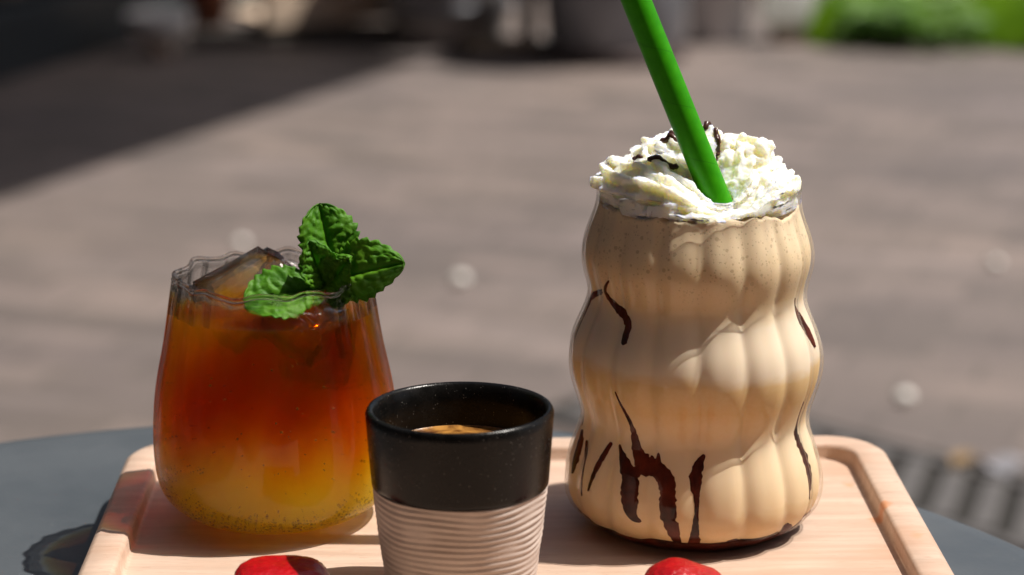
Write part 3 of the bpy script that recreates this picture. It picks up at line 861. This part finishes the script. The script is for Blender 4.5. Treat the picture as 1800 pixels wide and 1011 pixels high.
# chocolate syrup running down inside the glass: (angle, height, half width)
streaks = [
 [(-64, .0822, .0006), (-75, .0796, .0008), (-83.7, .0764, .0009), (-88.4, .0706, .0009), (-89.3, .0637, .0009), (-90, .0574, .0009), (-89.6, .0497, .0007), (-88.6, .0407, .0005), (-88.4, .0329, .0004)],
 [(-54.4, .0871, .0002), (-60.1, .0825, .0007), (-52.0, .0785, .0010), (-45.0, .0757, .0014), (-41.8, .0738, .0012), (-42.0, .0708, .0011), (-41.6, .0680, .0011)],
 [(-82.0, .0328, .0009), (-78.2, .0278, .0020), (-77.3, .0228, .0017), (-76.9, .0190, .0005)],
 [(-73.0, .0310, .0005), (-67.2, .0220, .0007), (-63.9, .0144, .0003)],
 [(-50.7, .0343, .0005), (-55.3, .0261, .0009), (-58.4, .0173, .0003)],
 [(-43.5, .0529, .0002), (-38.9, .0465, .0005), (-36.6, .0423, .0007), (-34.0, .0350, .0014), (-28.8, .0302, .0023), (-22.9, .0291, .0022), (-18.4, .0276, .0022), (-15.9, .0234, .0021), (-15.0, .0154, .0020), (-12.8, .0101, .0016), (-10.5, .0035, .0007)],
 [(-45.5, .0342, .0004), (-39.5, .0295, .0016), (-34.6, .0247, .0024), (-33.3, .0184, .0024), (-31.5, .0136, .0014), (-27.7, .0120, .0003)],
 [(-33.8, .0262, .0012), (-30.0, .0290, .0016), (-27.0, .0300, .0010)],
 [(0.9, .0345, .0003), (-2.1, .0307, .0014), (-3.3, .0261, .0015), (-2.6, .0191, .0006), (-3.0, .0123, .0009), (-3.4, .0045, .0018)],
 [(10.0, .0030, .0005), (15.4, .0050, .0016), (21.5, .0030, .0005)],
 [(55.0, .0030, .0006), (48.0, .0052, .0018), (45.0, .0084, .0006)],
 [(61.7, .0801, .0005), (66.0, .0740, .0012), (69, .0690, .0014), (71, .0630, .0007)],
 [(63.0, .0460, .0004), (62.5, .0400, .0012), (61.0, .0358, .0020), (63.5, .0289, .0022), (64.5, .0197, .0020), (62.2, .0135, .0009)],
 [(-22.3, .0342, .0003), (-22.0, .0310, .0012)], [(-26.0, .0330, .0003), (-25.0, .0305, .0012)],
]
for s_i, S in enumerate(streaks):
    S = [(R(a), z, w) for a, z, w in S]
    # resample finely along the path
    P = []
    for i in range(len(S) - 1):
        p0, p1, p2, p3 = S[max(i - 1, 0)], S[i], S[i + 1], S[min(i + 2, len(S) - 1)]
        n = max(4, int(math.hypot((p2[0] - p1[0]) * .04, p2[1] - p1[1]) / .0006))
        for k in range(n):
            q = k / n
            P.append(tuple(.5 * (2 * b + (c - a) * q + (2 * a - 5 * b + 4 * c - d) * q * q + (3 * b - a - 3 * c + d) * q ** 3) for a, b, c, d in zip(p0, p1, p2, p3)))
    P.append(S[-1]); nv = 13; V, Fc = [], []
    for i, (a, z, w) in enumerate(P):
        a0, z0, _ = P[max(i - 1, 0)]; a1, z1, _ = P[min(i + 1, len(P) - 1)]
        rr = float(j_out(min(max(z, 0), .1125)))
        du, dz = (a1 - a0) * rr, z1 - z0; l = math.hypot(du, dz) or 1
        nu_, nz_ = -dz / l, du / l
        w = max(w * 1.5, .0001) * (1 + .22 * mn.noise(Vector((z * 900, a * 30, s_i)))) 
        if i in (0, len(P) - 1): w *= .25
        wl = w * (1 + .25 * mn.noise(Vector((z * 700, a * 40, s_i + 11))))
        wr = w * (1 + .25 * mn.noise(Vector((z * 700, a * 40, s_i + 23))))
        for j in range(nv):
            s = 2 * j / (nv - 1) - 1
            ww = wl if s < 0 else wr
            off = MOFF + .0003 - .00065 * (1 - s ** 4)
            V.append(jsurf(a + nu_ * s * ww / rr, max(.0046, z + nz_ * s * ww), off))
    for i in range(len(P) - 1):
        for j in range(nv - 1):
            k = i * nv + j; Fc.append((k, k + nv, k + nv + 1, k + 1))
    so_ = obj('syrup_streak', (V, Fc), M['syrup'], jar)
    so_.data.materials.append(M['syrup_thin'])
    for k, pl in enumerate(so_.data.polygons):
        if k % (nv - 1) in (0, nv - 2): pl.material_index = 1
def fp(th, r, z, i):
    if i < 2: return r, z
    k = max(0, .35 + 1.3 * mn.noise(Vector((math.cos(th) * 2.6, math.sin(th) * 2.6, 3))))
    zz = (.0006, .0026, .0046 + .0022 * k, .0047 + .0022 * k)[i - 2]
    return float(j_out(zz)) * jrib(th, zz) - (.0008, .0007, .0007, .0016)[i - 2], zz
obj('syrup_puddle', lathe([(0, .0006), (.02, .0006), (.03, .0006), (.03, .0026), (.03, .0046), (.03, .0050)], 200, fp), M['syrup'], jar)

# whipped cream: many torn dollops fused, then roughened
STRAW0 = Vector((.0655 - JX, .7262 - JY, .8424 - ZF)); SDIR = (Vector((.0374, .7310, .9099)) - Vector((.0655, .7262, .8424))).normalized()
def cream_mesh():
    bm = bmesh.new(); rc = random.Random(21)
    def blob(c, s, rot=None, sub=3):
        r = bmesh.ops.create_icosphere(bm, subdivisions=sub, radius=1)
        sd = Vector((rc.uniform(0, 90), rc.uniform(0, 90), rc.uniform(0, 90)))
        Mx = Matrix.Translation(c) @ (rot.to_matrix().to_4x4() if rot else Matrix())
        for v in r['verts']:
            p = v.co.copy(); k = 1 + .45 * mn.noise(p * 1.7 + sd) + .28 * mn.noise(p * 4 + sd)
            v.co = Mx @ Vector((p.x * s[0] * k, p.y * s[1] * k, p.z * s[2] * k))
    blob((0, 0, .1090), (.0300, .0300, .0065), sub=5)
    blob((.002, .003, .1130), (.0265, .0265, .0075), sub=5)
    blob((.005, .005, .1170), (.0180, .0170, .0072), sub=5)
    from mathutils import Euler
    def rope(path, rad, pts=7, amp=.30):
        n = 26; rings = []
        ph = rc.uniform(0, 6.28); sd = Vector((rc.uniform(0, 99), rc.uniform(0, 99), 0))
        for i, p in enumerate(path):
            p = Vector(p); t_ = (Vector(path[min(i + 1, len(path) - 1)]) - Vector(path[max(i - 1, 0)])).normalized()
            a_ = t_.cross(Vector((0, 0, 1))).normalized(); b_ = a_.cross(t_)
            q = i / (len(path) - 1); e = min(1, q / .06 + .15, (1 - q) / .10 + .05)
            R_ = rad * e * (1 + .30 * mn.noise(p * 130 + sd))
            ring_ = []
            for k in range(n):
                w = 2 * math.pi * k / n
                st_ = math.cos(pts * w + ph + i * .16)
                rr = R_ * (1 + amp * (abs(st_) ** .7 * (1 if st_ > 0 else -1)) + .22 * mn.noise(Vector((math.cos(w) * 1.4, math.sin(w) * 1.4, i * .35)) + sd))
                ring_.append(bm.verts.new(p + (a_ * math.cos(w) + b_ * math.sin(w)) * rr))
            rings.append(ring_)
        for u, v_ in zip(rings[:-1], rings[1:]):
            for k in range(n): bm.faces.new((u[k], u[(k + 1) % n], v_[(k + 1) % n], v_[k]))
        bm.faces.new(rings[0][::-1]); bm.faces.new(rings[-1])
    def spiral(r0, r1, z0, z1, a0, turns, jit, n):
        out = []
        for i in range(n):
            q = i / (n - 1); a = a0 + turns * 2 * math.pi * q; r = r0 + (r1 - r0) * q
            j = Vector((mn.noise(Vector((q * turns * 4, a0, 1))), mn.noise(Vector((q * turns * 4, a0, 5))), mn.noise(Vector((q * turns * 4, a0, 9))))) * jit
            out.append((r * math.sin(a) + j.x, -r * math.cos(a) + j.y, z0 + (z1 - z0) * q + j.z))
        return out
    rope(spiral(.0270, .0255, .1135, .1145, .55, .93, .0035, 90), .0056)
    rope(spiral(.0205, .0125, .1185, .1215, 1.2, 1.1, .0040, 80), .0056)
    rope(spiral(.0100, .0020, .1235, .1265, 2.2, .9, .0030, 40), .0050)
    rope([(.011 + .010 * q, .008 - .012 * q, .1215 + .002 * math.sin(q * 3)) for q in np.linspace(0, 1, 24)], .0048)
    rope([(-.024 + .012 * q, -.006 - .010 * q, .1170 + .002 * math.sin(q * 3)) for q in np.linspace(0, 1, 24)], .0040)
    rope([(.030 - .012 * q, -.006 - .016 * q, .1150 - .001 * q) for q in np.linspace(0, 1, 24)], .0042)
    for (x, y, z, s) in ((-.0325, -.004, .1145, .0038), (-.0255, .002, .1205, .0042), (-.014, .006, .1245, .0045), (.009, .006, .1262, .0046), (.021, .002, .1205, .0045),
                         (-.0045, -.0285, .1095, .0045), (-.013, -.0270, .1110, .0048), (.0035, -.0295, .1080, .0042), (.015, -.0250, .1105, .0050)):
        blob((x, y, z), (s, s * .8, s * .40), Euler((rc.uniform(-.8, .8), rc.uniform(-.8, .8), rc.uniform(0, 6.28))), 4)
    for v in bm.verts:                     # slump in front, where the straw goes in
        k = min(1, max(0, (-.003 - v.co.y) / .013)); k = k * k * (3 - 2 * k) * math.exp(-((v.co.x - .006) / .013) ** 2)
        v.co.z -= k * max(0, v.co.z - .1085) * .85
    me = bpy.data.meshes.new('cream_src'); bm.to_mesh(me); bm.free()
    tmp = link(bpy.data.objects.new('cream_src', me))
    md = tmp.modifiers.new('fuse', 'REMESH'); md.mode = 'VOXEL'; md.voxel_size = .00042
    dg_ = bpy.context.evaluated_depsgraph_get()
    out = bpy.data.meshes.new_from_object(tmp.evaluated_get(dg_))
    bpy.data.objects.remove(tmp); bpy.data.meshes.remove(me)
    n = len(out.vertices)
    nor = np.empty(n * 3, np.float32); out.vertices.foreach_get('normal', nor); nor = nor.reshape(-1, 3)
    co = np.empty(n * 3, np.float32); out.vertices.foreach_get('co', co); co = co.reshape(-1, 3)
    for i in range(n):
        p = Vector(co[i])
        wp = p + Vector((mn.noise(p * 220), mn.noise(p * 220 + Vector((9, 3, 1))), mn.noise(p * 220 + Vector((4, 8, 2))))) * .0022
        rd = mn.ridged_multi_fractal(wp * 95, 1.0, 2.2, 3, 1.0, 2.0)
        bl = mn.noise(wp * 330)
        hf = mn.noise(p * 900) * .00020 + mn.noise(p * 2000) * .00012
        d = (rd - .9) * .0010 + bl * .0007 + hf * 1.5
        q = p + Vector(nor[i]) * d
        rr = math.hypot(q.x, q.y)
        # the straw has pushed a hollow into the front of the mound
        tq = (q.z - STRAW0.z) / SDIR.z
        ax = STRAW0 + SDIR * tq
        dx, dy = q.x - ax.x, q.y - ax.y; l = math.hypot(dx, dy)
        if tq > 0 and l < .0054: q.x, q.y = ax.x + dx / l * .0054, ax.y + dy / l * .0054
        rr = math.hypot(q.x, q.y)
        lim = (float(np.interp(q.z, jz, jr)) - (.0036 if q.z < .1078 else .0013)) if q.z < .1135 else (.0350 if q.x < 0 else .0328)
        if rr > lim: q.x *= lim / rr; q.y *= lim / rr
        co[i] = q
    out.vertices.foreach_set('co', co.ravel()); out.update()
    out.polygons.foreach_set('use_smooth', [True] * len(out.polygons))
    out.name = 'whipped_cream'
    return out
cme = cream_mesh(); cme.materials.clear(); cme.materials.append(M['cream'])
cream = link(bpy.data.objects.new('whipped_cream', cme), jar)

# chocolate drizzle laid over the cream (dropped onto its surface from above)
from mathutils.bvhtree import BVHTree
bv = BVHTree.FromPolygons([v.co for v in cme.vertices], [tuple(p.vertices) for p in cme.polygons])
def drape(x, y):
    h = bv.ray_cast(Vector((x, y, .2)), Vector((0, 0, -1)))
    return h[0].z if h[0] is not None else .112
drz = [([(-.0212, -.0041), (-.0202, -.0061), (-.0188, -.0077)], .0009),
       ([(-.0172, -.0111), (-.0121, -.0128), (-.0077, -.0134)], .0010),
       ([(-.0095, .0040), (-.0082, .0010), (-.0070, -.0044)], .0010),
       ([(-.0125, .0015), (-.0094, .0005), (-.0075, -.0010)], .0010),
       ([(.0010, -.0038), (.0040, .0005), (.0057, .0011), (.0061, .0030)], .0009),
       ([(.0050, .0065), (.0058, .0050), (.0060, .0035)], .0013),
       ([(.0047, -.0020), (.0056, -.0050)], .0009)]
for pts, w in drz:
    P = []
    for a, b in zip(pts[:-1], pts[1:]):
        for k in range(6): P.append((a[0] + (b[0] - a[0]) * k / 6, a[1] + (b[1] - a[1]) * k / 6))
    P.append(pts[-1])
    Z = np.array([drape(*p) for p in P]); Z = np.maximum(Z, np.convolve(np.pad(Z, 2, 'edge'), np.ones(5) / 5, 'valid')) + w * .35
    obj('chocolate_drizzle', tube([(p[0], p[1], z) for p, z in zip(P, Z)], [w * (.6 if i in (0, len(P) - 1) else 1) for i in range(len(P))], 8), M['drizzle'], cream)

# ------------------------------------------------------------------ straw
s0 = Vector((.0655, .7262, .8424)); s1 = Vector((.0374, .7310, .9099))
sdv = (s1 - s0).normalized()
base = s0 - sdv * .040
straw = bpy.data.objects.new('drinking_straw', None)
SR, SL = .00455, .158
ps = [(SR, 0), (SR, SL * .25), (SR, SL * .5), (SR, SL * .75), (SR, SL - .0003), (SR - .0003, SL), (SR - .0006, SL - .0002), (SR - .0007, SL * .5), (SR - .0007, 0), (SR, 0)]
so = obj('drinking_straw', lathe(ps, 48), M['straw'])
so.location = base; so.rotation_euler = sdv.to_track_quat('Z', 'Y').to_euler()
tag(so, 'thick bright green straw leaning in the whipped cream', 'straw')
bpy.data.objects.remove(straw)

# ------------------------------------------------------------------ red sweets
def sweet(loc, s, rz, label, kind):
    bm = bmesh.new(); bmesh.ops.create_icosphere(bm, subdivisions=6, radius=1)
    for v in bm.verts:
        p = v.co.copy(); e = 2.9 if kind == 0 else 2.3
        k = (abs(p.x) ** e + abs(p.y) ** e + abs(p.z) ** e) ** (-1 / e); p = p * k
        if kind == 1:
            p.z *= 1 + .16 * math.exp(-((p.x + .35) / .45) ** 2) - .22 * max(0, p.x) 
            p.x *= 1 + .06 * p.y
        else:
            p.z -= .06 * math.exp(-(p.x / .5) ** 2 - (p.y / .6) ** 2)
        p *= 1 + .035 * mn.noise(p * 2.2 + Vector((kind * 5, 0, 0))) + .030 * (abs(mn.noise(p * 3.4 + Vector((kind, 2, 0)))) - .2) + .012 * mn.noise(p * 11) + .006 * mn.noise(p * 26) 
        v.co = Vector((p.x * s[0], p.y * s[1], max(p.z, -.97) * s[2]))
    o = obj('wrapped_sweet', bm, M['foil'])
    o.location = loc; o.rotation_euler = (0, 0, rz)
    return tag(o, label, 'sweet', 'red sweets at the front of the board')
sweet((-.0690, .6620, ZF + .0076), (.0142, .0120, .0078), R(4), 'glossy red sweet in front of the amber tumbler, half in shade', 0)
sweet((.0515, .6600, ZF + .0074), (.0128, .0115, .0075), R(-6), 'glossy red sweet with a humped top in front of the milkshake jar', 1)
